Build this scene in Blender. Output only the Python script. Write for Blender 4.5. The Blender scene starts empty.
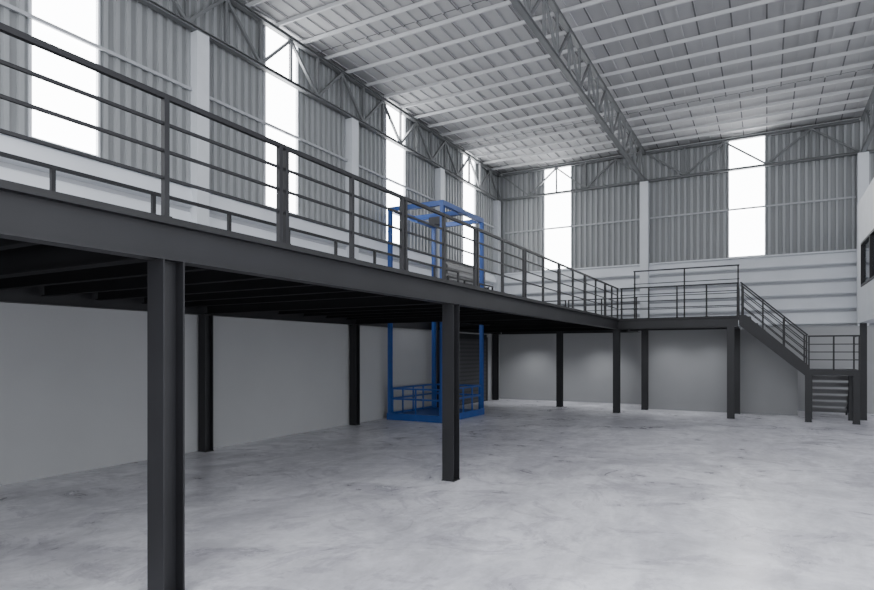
import bpy, math, random
from mathutils import Vector, Matrix
random.seed(4)
C = bpy.context.scene.collection

# ---------------------------------------------------------------- materials
def new_mat(name, col, rough=0.5, metal=0.0, var=0.0, vscale=3.0, bump=0.0, bscale=20.0, spec=0.5):
    m = bpy.data.materials.new(name); m.use_nodes = True
    nt = m.node_tree; b = nt.nodes['Principled BSDF']
    b.inputs['Base Color'].default_value = (*col, 1)
    b.inputs['Roughness'].default_value = rough
    b.inputs['Metallic'].default_value = metal
    b.inputs['Specular IOR Level'].default_value = spec
    tc = nt.nodes.new('ShaderNodeTexCoord')
    if var > 0:
        n = nt.nodes.new('ShaderNodeTexNoise'); n.inputs['Scale'].default_value = vscale
        n.inputs['Detail'].default_value = 6
        nt.links.new(tc.outputs['Object'], n.inputs['Vector'])
        r = nt.nodes.new('ShaderNodeValToRGB')
        r.color_ramp.elements[0].position = 0.3; r.color_ramp.elements[1].position = 0.7
        r.color_ramp.elements[0].color = (*[max(0, c*(1-var)) for c in col], 1)
        r.color_ramp.elements[1].color = (*[min(1, c*(1+var)) for c in col], 1)
        nt.links.new(n.outputs['Fac'], r.inputs['Fac'])
        nt.links.new(r.outputs['Color'], b.inputs['Base Color'])
    if bump > 0:
        n2 = nt.nodes.new('ShaderNodeTexNoise'); n2.inputs['Scale'].default_value = bscale
        n2.inputs['Detail'].default_value = 4
        nt.links.new(tc.outputs['Object'], n2.inputs['Vector'])
        bp = nt.nodes.new('ShaderNodeBump'); bp.inputs['Strength'].default_value = bump
        bp.inputs['Distance'].default_value = 0.01
        nt.links.new(n2.outputs['Fac'], bp.inputs['Height'])
        nt.links.new(bp.outputs['Normal'], b.inputs['Normal'])
    return m

M_steel = new_mat('charcoal_paint', (0.013, 0.013, 0.015), 0.5, 0.0, 0.15, 2.0, spec=0.35)
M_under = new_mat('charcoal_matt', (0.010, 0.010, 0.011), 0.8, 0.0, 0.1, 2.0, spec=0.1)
M_deck = new_mat('deck_plate', (0.02, 0.02, 0.021), 0.6, 0.0, 0.2, 2.0, spec=0.3)
M_blue = new_mat('blue_paint', (0.018, 0.066, 0.25), 0.45, 0.0, 0.1, 3.0)
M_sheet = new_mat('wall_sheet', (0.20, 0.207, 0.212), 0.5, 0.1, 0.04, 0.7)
M_rib_lit = new_mat('wall_sheet_rib_lit', (0.275, 0.285, 0.292), 0.5, 0.1, 0.04, 0.7)  # lighter copy of the sheet colour; rib light-and-shade contrast is painted in
M_shade_girt = new_mat('joint_shade_girt_grey', (0.34, 0.35, 0.37), 0.8)  # girt grey; in the wall joints it paints shadow under each lip
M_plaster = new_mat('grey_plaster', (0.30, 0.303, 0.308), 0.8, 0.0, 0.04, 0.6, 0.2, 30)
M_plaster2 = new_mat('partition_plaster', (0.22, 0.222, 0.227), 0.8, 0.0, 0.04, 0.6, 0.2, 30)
M_white = new_mat('white_precast', (0.62, 0.64, 0.675), 0.7, 0.0, 0.05, 1.2)
M_col = new_mat('white_steel', (0.56, 0.58, 0.61), 0.5, 0.0, 0.05, 2.0)
M_truss = new_mat('truss_grey', (0.14, 0.145, 0.15), 0.5, 0.1, 0.08, 2.0)
M_purlin = new_mat('galvanised_purlin', (0.50, 0.505, 0.515), 0.7, 0.0, 0.04, 2.0, spec=0.2)
M_dark = new_mat('dark_shutter', (0.03, 0.03, 0.033), 0.5)
M_slat = new_mat('slat_paint', (0.055, 0.055, 0.06), 0.5)
M_tread = new_mat('tread_plate', (0.13, 0.13, 0.135), 0.6)
M_glass = new_mat('dark_glass', (0.03, 0.035, 0.04), 0.1)

# roof sheets
M_roof = bpy.data.materials.new('roof_foil'); M_roof.use_nodes = True
nt = M_roof.node_tree; b = nt.nodes['Principled BSDF']; b.inputs['Roughness'].default_value = 0.85
b.inputs['Specular IOR Level'].default_value = 0.15
tc = nt.nodes.new('ShaderNodeTexCoord')
br = nt.nodes.new('ShaderNodeTexBrick'); br.offset = 0.5; br.squash = 1.0
br.inputs['Color1'].default_value = (0.34, 0.34, 0.345, 1); br.inputs['Color2'].default_value = (0.41, 0.41, 0.42, 1)
br.inputs['Mortar'].default_value = (0.12, 0.12, 0.125, 1)
br.inputs['Scale'].default_value = 1.0; br.inputs['Mortar Size'].default_value = 0.018
br.inputs['Brick Width'].default_value = 0.72; br.inputs['Row Height'].default_value = 4.0
nt.links.new(tc.outputs['Object'], br.inputs['Vector'])
nt.links.new(br.outputs['Color'], b.inputs['Base Color'])

# concrete floor
M_floor = bpy.data.materials.new('polished_concrete'); M_floor.use_nodes = True
nt = M_floor.node_tree; b = nt.nodes['Principled BSDF']
tc = nt.nodes.new('ShaderNodeTexCoord')
mp = nt.nodes.new('ShaderNodeMapping'); mp.inputs['Rotation'].default_value = (0, 0, 0.6); mp.inputs['Scale'].default_value = (1.0, 0.4, 1)
nt.links.new(tc.outputs['Object'], mp.inputs['Vector'])
def noise(scale, detail, dist=0.0, rough=0.55, src=None):
    n = nt.nodes.new('ShaderNodeTexNoise'); n.inputs['Scale'].default_value = scale
    n.inputs['Detail'].default_value = detail; n.inputs['Distortion'].default_value = dist
    n.inputs['Roughness'].default_value = rough
    nt.links.new((src or tc.outputs['Object']), n.inputs['Vector']); return n
n1 = noise(0.4, 12, 0.8, 0.66); n2 = noise(1.8, 12, 1.2, 0.7, mp.outputs['Vector']); n3 = noise(22, 4); n4 = noise(0.8, 12, 2.0, 0.72)
n5 = noise(7.0, 12, 0.5, 0.75)
def ramp(src, p0, c0, p1, c1):
    r = nt.nodes.new('ShaderNodeValToRGB'); e = r.color_ramp.elements
    e[0].position = p0; e[0].color = (*c0, 1); e[1].position = p1; e[1].color = (*c1, 1)
    nt.links.new(src.outputs['Fac'], r.inputs['Fac']); return r
def mul(a, c):
    m = nt.nodes.new('ShaderNodeMix'); m.data_type = 'RGBA'; m.blend_type = 'MULTIPLY'; m.inputs[0].default_value = 1
    nt.links.new(a, m.inputs[6]); nt.links.new(c, m.inputs[7]); return m.outputs[2]
r1 = ramp(n1, 0.42, (0.66, 0.65, 0.695), 0.58, (0.88, 0.87, 0.915))
r2 = ramp(n2, 0.40, (0.82, 0.82, 0.82), 0.58, (1.0, 1.0, 1.0))
r4 = ramp(n4, 0.43, (0.78, 0.77, 0.79), 0.49, (1.0, 1.0, 1.0))
r5 = ramp(n5, 0.38, (0.88, 0.88, 0.88), 0.58, (1.0, 1.0, 1.0))
nt.links.new(mul(mul(mul(r1.outputs['Color'], r2.outputs['Color']), r4.outputs['Color']), r5.outputs['Color']), b.inputs['Base Color'])
rr = ramp(n4, 0.3, (0.24,)*3, 0.7, (0.42,)*3)
nt.links.new(rr.outputs['Color'], b.inputs['Roughness'])
bp = nt.nodes.new('ShaderNodeBump'); bp.inputs['Strength'].default_value = 0.08; bp.inputs['Distance'].default_value = 0.01
nt.links.new(n3.outputs['Fac'], bp.inputs['Height']); nt.links.new(bp.outputs['Normal'], b.inputs['Normal'])

M_day = bpy.data.materials.new('translucent_daylight'); M_day.use_nodes = True
nt = M_day.node_tree; b = nt.nodes['Principled BSDF']
b.inputs['Base Color'].default_value = (0.9, 0.9, 0.9, 1)
b.inputs['Emission Color'].default_value = (0.97, 0.985, 1, 1)
b.inputs['Emission Strength'].default_value = 13.0

# ---------------------------------------------------------------- mesh helpers
def bx(lo, hi):
    x0, y0, z0 = lo; x1, y1, z1 = hi
    v = [(x0,y0,z0),(x1,y0,z0),(x1,y1,z0),(x0,y1,z0),(x0,y0,z1),(x1,y0,z1),(x1,y1,z1),(x0,y1,z1)]
    f = [(0,3,2,1),(4,5,6,7),(0,1,5,4),(1,2,6,5),(2,3,7,6),(3,0,4,7)]
    return v, f
def bar(p, q, w, h=None, up=(0,0,1)):
    h = h or w
    p = Vector(p); q = Vector(q); d = (q-p).normalized(); up = Vector(up)
    s = d.cross(up)
    if s.length < 1e-4: s = d.cross(Vector((0,1,0)))
    s.normalize(); u = s.cross(d).normalized()
    v = []
    for e in (p, q):
        for a, c in ((-1,-1),(1,-1),(1,1),(-1,1)):
            v.append(tuple(e + s*a*w/2 + u*c*h/2))
    f = [(0,1,2,3),(7,6,5,4),(0,4,5,1),(1,5,6,2),(2,6,7,3),(3,7,4,0)]
    return v, f
def ibeam(p, q, W, H, tf=0.014, tw=0.010):
    p = Vector(p); q = Vector(q)
    o = Vector((0,0,H/2 - tf/2))
    return [bar(p+o, q+o, W, tf), bar(p-o, q-o, W, tf), bar(p, q, tw, H-2*tf)]
def mesh(name, parts, mats, idx=None):
    V, F, MI = [], [], []
    for k, (v, f) in enumerate(parts):
        o = len(V); V += v; F += [tuple(i+o for i in ff) for ff in f]
        MI += [(idx[k] if idx else 0)]*len(f)
    me = bpy.data.meshes.new(name); me.from_pydata(V, [], F)
    for m in (mats if isinstance(mats, (list, tuple)) else [mats]): me.materials.append(m)
    for p_, mi in zip(me.polygons, MI): p_.material_index = mi
    import bmesh
    bm = bmesh.new(); bm.from_mesh(me); bmesh.ops.recalc_face_normals(bm, faces=bm.faces); bm.to_mesh(me); bm.free()
    return me
def obj(name, data, loc=(0,0,0), parent=None, rotz=0.0, **kw):
    o = bpy.data.objects.new(name, data); o.location = loc; o.rotation_euler = (0,0,rotz)
    C.objects.link(o)
    if parent: o.parent = parent
    for k, v in kw.items(): o[k] = v
    return o
def thing(name, loc, label, category, rotz=0.0, **kw):
    return obj(name, None, loc, None, rotz, label=label, category=category, **kw)

# ---------------------------------------------------------------- dimensions
WX = -10.3      # left wall plane
WY = 24.0       # far wall plane
LX = -10.05     # face of the thicker lower wall
LY = 23.66
Y0 = -8.0; X1 = 12.0
RY0 = 3.0       # roof starts here
ZS = 5.4        # bottom of sheeting
ZG = 2.85       # top of grey wall
ZT = 9.65       # truss top
ZR = 9.77
DK = 3.09       # deck level
BB = 2.745      # beam bottom
FX = -4.22      # mezzanine outer face
CY = 19.9       # corner

# ---------------------------------------------------------------- shell
obj('floor', mesh('floor', [bx((WX-0.2, Y0, -0.2), (X1, WY+0.2, 0))], M_floor), kind='structure')

def courses(s0, s1, z0, z1, n):
    h = (z1-z0)/n; out = []
    for i in range(n):
        a = z0+i*h; b_ = a+h
        jv = [(s0,0.014,a),(s1,0.014,a),(s1,0.014,a+0.08),(s0,0.014,a+0.08)]
        out.append(((jv, [(0,1,2,3)]), 3))  # grey joint face, shadow below the lip put into its colour
        prof = [(0.014, a+0.08), (0.14, a+0.11), (0.15, a+0.15), (0.05, b_-0.03), (0.014, b_)]
        v = [(s0, p[0], p[1]) for p in prof] + [(s1, p[0], p[1]) for p in prof]
        m = len(prof); f = [(k, k+1, m+k+1, m+k) for k in range(m-1)]
        out.append(((v, f), 1))
    return out
def map_wall(part, side):
    v, f = part
    if side == 'left': v2 = [(WX+n, s, z) for s, n, z in v]
    else: v2 = [(s, WY-n, z) for s, n, z in v]
    return v2, f
def solid(part_s0, part_s1, z0, z1, side, n=0.0):
    if side == 'left': return bx((WX-0.2, part_s0, z0), (WX+n, part_s1, z1))
    return bx((part_s0, WY-n, z0), (part_s1, WY+0.2, z1))
def build_wall(side, s0, s1, wins):
    parts, idx = [], []
    parts.append(solid(s0, s1, 0, ZG, side, LX-WX if side == 'left' else WY-LY)); idx.append(0)
    parts.append(solid(s0, s1, ZG, ZS, side)); idx.append(1)
    for c, mi in courses(s0, s1, ZG, ZS-0.05, 5): parts.append(map_wall(c, side)); idx.append(mi)
    l = bx((s0, 0.002, ZS-0.05), (s1, 0.12, ZS)); parts.append(map_wall(l, side)); idx.append(1)
    edges = [s0] + [e for w in wins for e in w] + [s1]
    for a, b_ in zip(edges[::2], edges[1::2]):
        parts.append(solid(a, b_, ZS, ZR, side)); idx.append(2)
        m = max(1, round((b_-a)/0.22)); p = (b_-a)/m
        for k in range(m):
            c = a+(k+0.5)*p
            v = [(c-0.055, 0.001, z) for z in (ZS, ZR)] + [(c-0.04, 0.045, z) for z in (ZS, ZR)] + [(c+0.04, 0.045, z) for z in (ZS, ZR)] + [(c+0.055, 0.001, z) for z in (ZS, ZR)]
            f = [(0,2,3,1),(2,4,5,3),(4,6,7,5)]
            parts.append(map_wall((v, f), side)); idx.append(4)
    for a, b_ in wins:
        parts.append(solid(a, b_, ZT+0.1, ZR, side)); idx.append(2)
    return mesh('wall_'+side, parts, [M_plaster, M_white, M_sheet, M_shade_girt, M_rib_lit], idx)
LW = [(-0.1, 1.05), (5.13, 6.28), (10.2, 11.35), (15.25, 16.4), (20.55, 21.7)]
obj('wall_left', build_wall('left', Y0, WY, LW), kind='structure')
FW = [(-8.17, -6.98), (-1.23, -0.03), (5.7, 6.9)]
obj('wall_back', build_wall('back', WX-0.2, X1, FW), kind='structure')
wn = 1
for side, ws in (('left', LW), ('back', FW)):
    for a, b_ in ws:
        fr = [bx((a, -0.1, ZS), (a+0.04, 0.05, ZT+0.1)), bx((b_-0.04, -0.1, ZS), (b_, 0.05, ZT+0.1)),
              bx((a+0.04, -0.1, ZS), (b_-0.04, 0.05, ZS+0.04)), bx((a+0.04, -0.1, ZT+0.06), (b_-0.04, 0.05, ZT+0.1))]
        parts = [map_wall(bx((a+0.03, -0.06, ZS+0.03), (b_-0.03, -0.02, ZT+0.07)), side)] + [map_wall(x, side) for x in fr]
        obj('window_%d' % wn, mesh('window', parts, [M_day, M_col], [0,1,1,1,1]), kind='structure'); wn += 1
# partition under platform and stair
px0, px1 = -3.76, 0.85
v = []
for yy in (21.86, 21.96):
    v += [(px0,yy,0),(px1,yy,0),(px1,yy,1.50),(-0.6,yy,2.74),(px0,yy,2.74)]
f = [(0,1,2,3,4),(9,8,7,6,5)] + [(i,(i+1)%5,(i+1)%5+5,i+5) for i in range(5)]
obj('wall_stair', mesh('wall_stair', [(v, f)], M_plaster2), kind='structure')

# ceiling with standing ribs
parts = [bx((WX-0.2, RY0, ZR), (X1, WY+0.2, ZR+0.1))]
x = math.ceil((WX+0.1)/0.36)*0.36
while x < X1:
    parts.append(bx((x-0.022, RY0, ZR-0.03), (x+0.022, WY, ZR+0.01))); x += 0.36
obj('ceiling', mesh('ceiling', parts, M_roof), kind='structure')

# shutter door on left wall
parts = [bx((LX+0.001, 19.1, 0), (LX+0.006, 22.3, 2.5))]; idx = [0]
for i in range(16):
    z = 0.05+i*0.152
    parts.append(bx((LX+0.006, 19.15, z), (LX+0.02, 22.25, z+0.085))); idx.append(1)
parts += [bx((LX, 19.0, 0), (LX+0.022, 19.1, 2.6)), bx((LX, 22.3, 0), (LX+0.022, 22.4, 2.6)), bx((LX, 19.1, 2.5), (LX+0.022, 22.3, 2.7))]
idx += [2,2,2]
obj('door_1', mesh('door', parts, [M_dark, M_slat, M_steel], idx), kind='structure')
UX = WX+0.19
parts = [bx((UX, 18.9, DK), (UX+0.01, 22.3, 5.38))]; idx = [0]
for i in range(11):
    z = DK+0.08+i*0.21
    parts.append(bx((UX+0.01, 18.95, z), (UX+0.04, 22.25, z+0.11))); idx.append(1)
obj('door_2', mesh('door', parts, [M_dark, M_tread], idx), kind='structure')

# ---------------------------------------------------------------- roof structure
def truss(loc, L, rotz, label, pitch, Wd=0.10, depth=1.15, wb=0.055):
    r = thing('roof_truss', loc, label, 'truss', rotz, group='roof trusses')
    obj('top_chord', mesh('chord', ibeam((0,0,depth-0.04), (L,0,depth-0.04), Wd, 0.08), M_truss), parent=r)
    obj('bottom_chord', mesh('chord', ibeam((0,0,0.04), (L,0,0.04), Wd, 0.08), M_truss), parent=r)
    n = max(1, round(L/pitch)); p = L/n
    up = mesh('vertical', [bar((0,0,0.08),(0,0,depth-0.08), wb)], M_truss)
    dg = mesh('diagonal', [bar((0,0,0.08),(p,0,depth-0.08), wb)], M_truss)
    dg2 = mesh('diagonal', [bar((0,0,depth-0.08),(p,0,0.08), wb)], M_truss)
    for i in range(n):
        if i: obj('vertical_web', up, (i*p,0,0), r)
        obj('diagonal_web', dg if i % 2 else dg2, (i*p,0,0), r)
    return r
TB = ZT-1.15
H90 = math.pi/2
TL = 23.8-RY0
truss((WX+0.18, RY0, TB), TL, H90, 'grey steel lattice truss running along the window wall', 0.98, 0.13, 1.15, 0.065)
truss((-4.1, RY0, TB), TL, H90, 'grey steel lattice girder under the middle of the roof', 0.9, 0.12)
truss((2.75, RY0, TB), TL, H90, 'grey steel lattice girder beside the upper office', 0.9, 0.12)
truss((WX+0.35, WY-0.2, TB), 5.95, 0, 'grey steel lattice truss over the end wall near the corner', 1.2, 0.13, 1.15, 0.06)
truss((-4.0, WY-0.2, TB), 6.65, 0, 'grey steel lattice truss over the end wall windows', 1.33, 0.13, 1.15, 0.06)
truss((2.85, WY-0.2, TB), 8.5, 0, 'grey steel lattice truss over the end wall past the office', 1.4, 0.13, 1.15, 0.06)

pm = mesh('purlin', [bx((WX, -0.005, 0), (X1, 0.005, 0.08)), bx((WX, 0.005, 0), (X1, 0.045, 0.010)), bx((WX, 0.005, 0.07), (X1, 0.045, 0.08))], M_purlin)
y = RY0+0.2
while y < WY-0.1:
    obj('roof_purlin', pm, (0, y, ZT), label='galvanised steel purlin carrying the roof sheets', category='beam', group='roof purlins')
    y += 0.9

# building columns
def hsec(h, W=0.2, D=0.2, t=0.014, plate=True):
    p = [bx((-W/2, -D/2, 0), (W/2, -D/2+t, h)), bx((-W/2, D/2-t, 0), (W/2, D/2, h)), bx((-t/2, -D/2+t, 0), (t/2, D/2-t, h))]
    if plate: p.append(bx((-W/2-0.008, -D/2-0.008, 0), (W/2+0.008, D/2+0.008, 0.012)))
    return p
def bcol(hx, hy): return mesh('building_column', [bx((-hx,-hy,0),(hx,hy,TB-ZG))], M_col)
bc = bcol(0.12, 0.15)
for i in range(6):
    obj('building_column', bc, (WX+0.12, -1.95+5.13*i, ZG), label='white painted building column against the ribbed wall', category='column', group='building columns')
bc = bcol(0.15, 0.15)
for x in (-4.1, 2.75, 9.5):
    obj('building_column', bc, (x, WY-0.19, ZG), label='white painted building column on the end wall', category='column', group='building columns')
gy = mesh('girt', [bx((0, 0, 0), (0.05, 5.13-0.3, 0.06))], M_shade_girt)
for i in range(5):
    obj('wall_girt', gy, (WX+0.05, -1.95+5.13*i+0.15, 7.3), label='grey horizontal girt on the ribbed wall', category='beam', group='wall girts')
for a, b_ in ((WX+0.4, -4.27), (-3.93, 2.58), (2.92, 9.33)):
    m_ = mesh('girt', [bx((0, 0, 0), (b_-a, 0.05, 0.06))], M_shade_girt)
    obj('wall_girt', m_, (a, WY-0.10, 7.1), label='grey horizontal girt on the ribbed wall', category='beam', group='wall girts')

# ---------------------------------------------------------------- mezzanine
mz = thing('steel_mezzanine', (FX, CY, 0), 'charcoal steel mezzanine platform on H-section columns along the wall', 'mezzanine')
def L(p): return (p[0]-FX, p[1]-CY, p[2])
def Lb(lo, hi): return bx(L(lo), L(hi))
MX0 = -10.02; MY0 = -6.0; MY1 = 23.55; PX = -0.75; PY = 21.8
HX0, HX1, HY0, HY1 = -9.95, -7.85, 14.5, 17.6
obj('deck', mesh('deck', [Lb((MX0, MY0, DK-0.04), (FX, HY0, DK)), Lb((MX0, HY1, DK-0.04), (FX, MY1, DK)),
    Lb((HX1, HY0, DK-0.04), (FX, HY1, DK)), Lb((MX0, HY0, DK-0.04), (HX0, HY1, DK)),
    Lb((FX, CY, DK-0.04), (PX, PY, DK))], M_deck), parent=mz)
zc = (BB+DK-0.04)/2; BH = DK-0.04-BB
def mb(name, p, q, W=0.16, H=BH, z=None):
    z = zc if z is None else z
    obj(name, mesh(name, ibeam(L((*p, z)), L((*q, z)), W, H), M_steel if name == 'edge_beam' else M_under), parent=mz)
mb('edge_beam', (FX-0.08, MY0), (FX-0.08, CY+0.08))
mb('edge_beam', (FX-0.16, CY+0.08), (PX, CY+0.08))
mb('edge_beam', (PX-0.08, CY+0.16), (PX-0.08, PY))
mb('edge_beam', (FX, PY-0.08), (PX-0.16, PY-0.08))
mb('edge_beam', (FX-0.08, PY-0.1), (FX-0.08, MY1))
mb('edge_beam', (MX0+0.08, MY0), (MX0+0.08, MY1))
mb('edge_beam', (MX0+0.16, MY1-0.08), (FX-0.16, MY1-0.08))
cross = (-1.9, 3.15, 8.24, 13.2, 18.3, 21.2)
for yy in cross:
    mb('cross_beam', (MX0+0.17, yy), (FX-0.17, yy), 0.15, BH-0.02, zc+0.01)
yy = MY0+0.1
while yy < MY1-0.3:
    if min(abs(yy-c) for c in cross) > 0.3:
        xe = HX1+0.1 if HY0-0.1 < yy < HY1+0.1 else MX0+0.17
        mb('joist', (xe, yy), (FX-0.17, yy), 0.1, 0.18, DK-0.04-0.09)
    yy += 0.85
mb('opening_beam', (HX1+0.05, HY0), (HX1+0.05, HY1), 0.1, 0.2, DK-0.04-0.10)
for xx in (-3.3, -2.4, -1.5):
    mb('joist', (xx, CY+0.17), (xx, PY-0.17), 0.1, 0.18, DK-0.04-0.09)
cm = mesh('column', hsec(BB, 0.2, 0.2), M_steel)
for p in [(-4.32,-1.9),(-4.32,3.2),(-4.32,8.24),(-4.32,CY+0.08),
          (-9.9,-1.9),(-9.9,3.2),(-9.9,8.24),(-9.9,13.2),(-9.9,18.1),(-9.9,22.9),
          (-6.62,21.2),(-3.7,21.55),(PX-0.20,CY+0.1),(PX-0.11,PY-0.16)]:
    obj('column', cm, L((*p, 0)), mz)

# ---------------------------------------------------------------- guard railings
def rail_panel(Lg, loc, rotz, label, group, h=0.98, rails=(0.98,0.76,0.54,0.32), mids=1, tpl={}):
    key = (round(Lg,3), h, rails, mids)
    if key not in tpl:
        post = mesh('post', [bx((-0.023,-0.023,0),(0.023,0.023,h)), bx((-0.04,-0.035,0),(0.04,0.035,0.012))], M_steel)
        rs = []
        for j, z in enumerate(rails):
            t = 0.042 if j == 0 else 0.024
            rs.append(mesh('rail', [bx((0,-t/2,z-t/2),(Lg,t/2,z+t/2))], M_steel))
        tpl[key] = (post, rs)
    post, rs = tpl[key]
    r = thing('guard_railing', loc, label, 'railing', rotz, group=group)
    n = mids+1
    for i in range(n+1):
        px = 0.04 + (Lg-0.08)*i/n
        obj('post', post, (px,0,0), r)
    for j, m_ in enumerate(rs):
        obj('top_rail' if j == 0 else 'mid_rail', m_, (0,0,0), r)
    return r
lab = 'charcoal tubular steel guard railing along the mezzanine edge'
EX = FX-0.05
rail_panel(2.60, (EX, -0.80, DK), H90, lab, 'mezzanine edge railings')
rail_panel(2.67, (EX, 1.82, DK), H90, lab, 'mezzanine edge railings')
for a in [4.50, 6.78, 9.06, 11.34, 13.62, 15.9]:
    rail_panel(2.27, (EX, a, DK), H90, lab, 'mezzanine edge railings')
rail_panel(CY+0.02-18.18, (EX, 18.18, DK), H90, lab, 'mezzanine edge railings')
pl = 'charcoal steel guard railing on the stair platform'
rail_panel(PX-FX+0.0, (FX+0.02, CY+0.08, DK), 0, pl, 'platform railings', mids=3)
rail_panel(0.5, (PX-0.04, PY-0.62, DK), H90, pl, 'platform railings', mids=0)
rail_panel(12.6, (-7.0, 1.2, DK), H90, 'slim charcoal inner guard railing on the mezzanine deck', 'inner deck railings', rails=(0.98,), mids=9)
rail_panel(HY1-HY0, (HX1+0.15, HY0, DK), H90, 'charcoal guard railing beside the lift opening', 'lift opening railings', mids=2, rails=(1.0,0.85,0.7,0.55,0.4,0.25))
rail_panel(2.0, (HX0+0.05, HY1+0.15, DK), 0, 'charcoal guard railing behind the lift opening', 'lift opening railings', mids=1, rails=(1.0,0.85,0.7,0.55,0.4,0.25))
rail_panel(3.34, (FX+0.1, PY-0.04, DK), 0, 'tall thin charcoal rail frame at the back of the stair platform', 'platform back frame', h=1.75, rails=(1.75,1.3,0.85,0.4), mids=1)
for i in range(2):
    rail_panel(2.7, (-9.75+2.75*i, MY1-0.08, DK), 0, 'charcoal guard railing at the end of the mezzanine', 'end railings')

# ---------------------------------------------------------------- staircase
SX0, SX1 = PX+0.10, 1.02; SZ1 = 1.50
SY0, SY1 = CY+0.05, CY+1.25
st = thing('steel_staircase', (SX0, SY0, 0), 'charcoal steel staircase with mid landing going down from the platform', 'staircase')
def S(p): return (p[0]-SX0, p[1]-SY0, p[2])
def strg(yy):
    pts = [(SX0-0.08, DK+0.02), (SX0+0.1, DK+0.02), (SX1+0.02, SZ1+0.12), (SX1+0.02, SZ1-0.24), (SX0-0.08, DK-0.27)]
    v = [S((x, yy-0.025, z)) for x, z in pts] + [S((x, yy+0.025, z)) for x, z in pts]
    f = [(0,1,2,3,4),(9,8,7,6,5)] + [(i,(i+1)%5,(i+1)%5+5,i+5) for i in range(5)]
    return v, f
for yy in (SY0+0.03, SY1-0.03):
    obj('stringer', mesh('stringer', [strg(yy)], M_steel), parent=st)
n = 8
for i in range(0, n):
    t = i/n; xx = SX0+0.13+(SX1-SX0-0.13)*t; zz = DK-0.03+(SZ1-DK)*t
    obj('tread', mesh('tread', [bx(S((xx-0.12, SY0+0.055, zz-0.035)), S((xx+0.1, SY1-0.055, zz)))], M_steel), parent=st)
LX1 = 2.26
obj('landing', mesh('landing', [bx(S((SX1, SY0, SZ1-0.04)), S((LX1, SY1, SZ1))),
    bx(S((SX1, SY0, SZ1-0.16)), S((LX1, SY0+0.05, SZ1-0.04))), bx(S((SX1, SY1-0.05, SZ1-0.16)), S((LX1, SY1, SZ1-0.04))),
    bx(S((SX1, SY0+0.05, SZ1-0.16)), S((SX1+0.05, SY1-0.05, SZ1-0.04))), bx(S((LX1-0.05, SY0+0.05, SZ1-0.16)), S((LX1, SY1-0.05, SZ1-0.04)))], M_steel), parent=st)
lm = mesh('landing_leg', hsec(SZ1-0.16, 0.16, 0.16), M_steel)
for p in ((SX1+0.02, SY0+0.09), (LX1-0.09, SY0+0.09), (SX1+0.09, SY1-0.09), (LX1-0.09, SY1-0.09)):
    obj('landing_leg', lm, S((*p, 0)), st)
F1 = SY1+1.7
for xx in (SX1+0.1, LX1-0.05):
    obj('stringer', mesh('stringer', [bar(S((xx, SY1, SZ1-0.13)), S((xx, F1, 0.08)), 0.05, 0.2)], M_steel), parent=st)
for i in range(1, 7):
    t = i/7; yy = SY1+(F1-SY1)*t; zz = SZ1*(1-t)
    obj('tread', mesh('tread', [bx(S((SX1+0.125, yy-0.11, zz-0.04)), S((LX1-0.075, yy+0.12, zz))), bx(S((SX1+0.125, yy+0.09, zz-0.14)), S((LX1-0.075, yy+0.12, zz-0.04)))], [M_tread]), parent=st)
for yy in (SY0+0.03, SY1-0.03):
    rp = []
    for k, h in enumerate((0.98, 0.76, 0.54, 0.32)):
        t = 0.042 if k == 0 else 0.026
        rp.append(bar(S((SX0-0.04, yy, DK+h+0.02)), S((SX1, yy, SZ1+h)), t))
    for k in range(4):
        xx = SX0+0.0+(SX1-SX0-0.03)*k/3; zz = DK+(SZ1-DK)*(xx-SX0)/(SX1-SX0)
        rp.append(bx(S((xx-0.02, yy-0.02, zz-0.1)), S((xx+0.02, yy+0.02, zz+0.98))))
    obj('handrail', mesh('handrail', rp, M_steel), parent=st)
rp = []
for k, h in enumerate((0.95, 0.72, 0.5, 0.28)):
    t = 0.042 if k == 0 else 0.026
    rp.append(bar(S((SX1, SY0+0.03, SZ1+h)), S((LX1, SY0+0.03, SZ1+h)), t))
    rp.append(bar(S((LX1-0.03, SY0+0.05, SZ1+h)), S((LX1-0.03, SY1, SZ1+h)), t))
for xx, yy, zb in ((SX1+0.03, SY0+0.03, SZ1), ((SX1+LX1)/2, SY0+0.03, SZ1), (LX1-0.03, SY0+0.03, SZ1), (LX1-0.03, SY1, SZ1)):
    rp.append(bx(S((xx-0.02, yy-0.02, zb)), S((xx+0.02, yy+0.02, zb+0.97))))
obj('handrail', mesh('handrail', rp, M_steel), parent=st)

# ---------------------------------------------------------------- goods lift
GX0, GX1, GY0, GY1, GZ = -9.82, -7.95, 14.7, 17.45, 6.28
gl = thing('goods_lift', (GX1, GY0, 0), 'blue steel frame goods lift passing through the mezzanine deck', 'lift')
def G(p): return (p[0]-GX1, p[1]-GY0, p[2])
pw = 0.11
pmh = mesh('post', hsec(GZ-0.14, pw, pw, 0.02, False), M_blue)
for xx in (GX0+pw/2, GX1-pw/2):
    for yy in (GY0+pw/2, GY1-pw/2):
        obj('post', pmh, G((xx, yy, 0)), gl)
def ring(z0, z1, w=0.12):
    return [bx(G((GX0, GY0, z0)), G((GX1, GY0+w, z1))), bx(G((GX0, GY1-w, z0)), G((GX1, GY1, z1))),
            bx(G((GX0, GY0+w, z0)), G((GX0+w, GY1-w, z1))), bx(G((GX1-w, GY0+w, z0)), G((GX1, GY1-w, z1)))]
obj('top_frame', mesh('top_frame', ring(GZ-0.14, GZ) + [bx(G((GX0+0.12, (GY0+GY1)/2-0.07, GZ-0.14)), G((GX1-0.12, (GY0+GY1)/2+0.07, GZ)))], M_blue), parent=gl)
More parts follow.
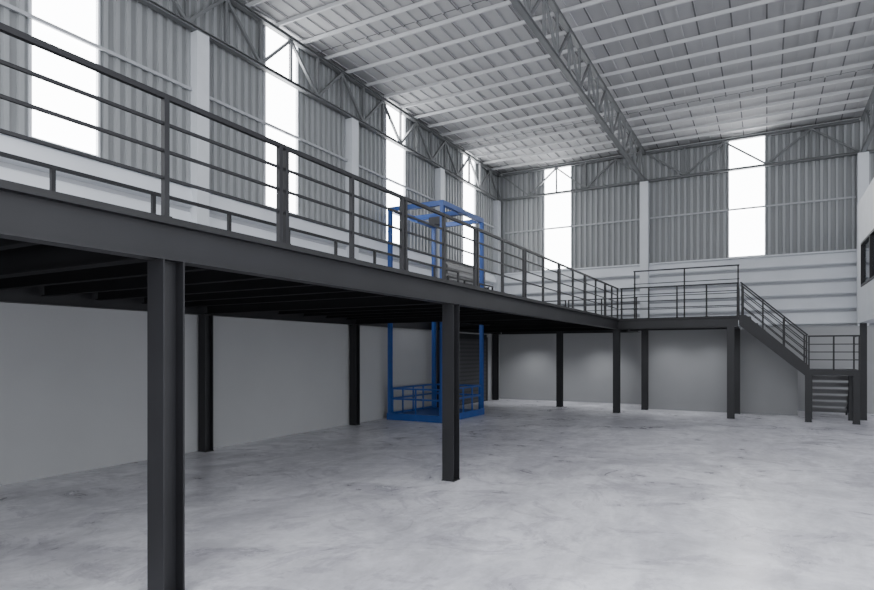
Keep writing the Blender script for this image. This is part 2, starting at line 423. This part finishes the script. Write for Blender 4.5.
obj('hoist', mesh('hoist', [bx(G((-9.1, 15.9, GZ-0.38)), G((-8.7, 16.25, GZ-0.14))), bar(G((-8.9, 16.05, GZ-0.40)), G((-8.9, 16.05, 1.1)), 0.02)], M_dark), parent=gl)
obj('platform', mesh('platform', [bx(G((GX0, GY0, 0.08)), G((GX1, GY1, 0.14)))] +
    [bx(G((GX0, GY0-0.02, 0.0)), G((GX1, GY0, 0.20))), bx(G((GX1, GY0-0.02, 0)), G((GX1+0.02, GY1, 0.20))), bx(G((GX0-0.02, GY0-0.02, 0)), G((GX0, GY1, 0.20)))] +
    [bx(G((GX0+0.1, GY0+0.14+k*0.45, 0.0)), G((GX1-0.1, GY0+0.22+k*0.45, 0.08))) for k in range(6)], M_blue), parent=gl)
def cage_side(p, q, z0=0.14, z1=0.92):
    p = Vector((*p, 0)); q = Vector((*q, 0)); out = []
    for z in (z0+0.48, z1):
        out.append(bar(G(p+Vector((0,0,z))), G(q+Vector((0,0,z))), 0.05))
    nn = max(2, round((q-p).length/0.7))
    for k in range(nn+1):
        a = p+(q-p)*k/nn
        out.append(bar(G(a+Vector((0,0,z0))), G(a+Vector((0,0,z1))), 0.04))
    return out
e = 0.055; g = 0.14
for a, b_ in (((GX0+g, GY0+e), (GX1-g, GY0+e)), ((GX0+g, GY1-e), (GX1-g, GY1-e)), ((GX0+e, GY0+g), (GX0+e, GY1-g)), ((GX1-e, GY0+g), (GX1-e, GY1-g))):
    obj('cage_panel', mesh('cage_panel', cage_side(a, b_), M_blue), parent=gl)
obj('frame_brace', mesh('frame_brace', [bx(G((GX0+pw, GY1-0.1, DK+0.2)), G((GX1-pw, GY1-0.02, DK+0.3))),
   bx(G((GX0+0.02, GY0+pw, DK+1.3)), G((GX0+0.1, GY1-pw, DK+1.4)))], M_blue), parent=gl)

# ---------------------------------------------------------------- upper office
of = thing('upper_office', (2.36, 21.5, 0), 'pale grey raised office box with dark framed windows on steel posts', 'office')
def O(p): return (p[0]-2.36, p[1]-21.5, p[2])
ox0, ox1, oy0, oy1, oz0, oz1 = 2.36, 8.0, 10.0, 21.5, 2.85, 6.4
wy0, wy1, wz0, wz1 = 17.2, 20.7, 3.85, 5.1
parts = [bx(O((ox0, oy0, oz0)), O((ox1, oy1, oz0+0.15))), bx(O((ox0, oy0, oz1-0.12)), O((ox1, oy1, oz1))),
    bx(O((ox0, oy1-0.12, oz0+0.15)), O((ox1, oy1, oz1-0.12))), bx(O((ox0, oy0, oz0+0.15)), O((ox1, oy0+0.12, oz1-0.12))), bx(O((ox1-0.12, oy0+0.12, oz0+0.15)), O((ox1, oy1-0.12, oz1-0.12))),
    bx(O((ox0, oy0+0.12, oz0+0.15)), O((ox0+0.12, oy1-0.12, wz0))), bx(O((ox0, oy0+0.12, wz1)), O((ox0+0.12, oy1-0.12, oz1-0.12))),
    bx(O((ox0, oy0+0.12, wz0)), O((ox0+0.12, wy0, wz1))), bx(O((ox0, wy1, wz0)), O((ox0+0.12, oy1-0.12, wz1)))]
obj('body', mesh('body', parts, M_col), parent=of)
wp = [bx(O((ox0+0.04, wy0+0.05, wz0+0.05)), O((ox0+0.06, wy1-0.05, wz1-0.05)))]; wi = [0]
for a, b2 in (((wy0, wz0), (wy0+0.06, wz1)), ((wy1-0.06, wz0), (wy1, wz1)), ((wy0+0.06, wz0), (wy1-0.06, wz0+0.06)), ((wy0+0.06, wz1-0.06), (wy1-0.06, wz1)), ((19.0, wz0+0.06), (19.06, wz1-0.06))):
    wp.append(bx(O((ox0-0.02, a[0], a[1])), O((ox0+0.1, b2[0], b2[1])))); wi.append(1)
obj('office_window', mesh('office_window', wp, [M_glass, M_steel], wi), parent=of)
om = mesh('support_post', hsec(oz0, 0.16, 0.16), M_steel)
for p in ((ox0+0.12, oy1-0.15), (ox0+0.12, 15.7), (ox0+0.12, oy0+0.15), (ox1-0.15, oy1-0.15), (ox1-0.15, oy0+0.15)):
    obj('support_post', om, O((*p, 0)), of)

# ---------------------------------------------------------------- light
w = bpy.data.worlds.new('World'); bpy.context.scene.world = w; w.use_nodes = True
bg = w.node_tree.nodes['Background']; bg.inputs['Color'].default_value = (0.92, 0.95, 1.0, 1); bg.inputs['Strength'].default_value = 3.6
for x, y, en in ((-8.4, 22.5, 150), (-5.6, 22.5, 150), (-2.9, 21.0, 80), (-1.6, 21.0, 60)):
    ld = bpy.data.lights.new('downlight', 'SPOT'); ld.energy = en; ld.spot_size = math.radians(130); ld.spot_blend = 1.0; ld.shadow_soft_size = 0.15
    ld.color = (0.93, 0.96, 1.0)
    obj('downlight', ld, (x, y, 2.7))

# ---------------------------------------------------------------- camera
cd = bpy.data.cameras.new('Camera'); cam = bpy.data.objects.new('Camera', cd); C.objects.link(cam)
cd.sensor_width = 36; cd.lens = 36*595/874; cd.shift_y = 57/874; cd.clip_start = 0.05
cam.location = (0, 0, 2.0); cam.rotation_euler = (math.pi/2, 0, math.radians(29))
bpy.context.scene.camera = cam
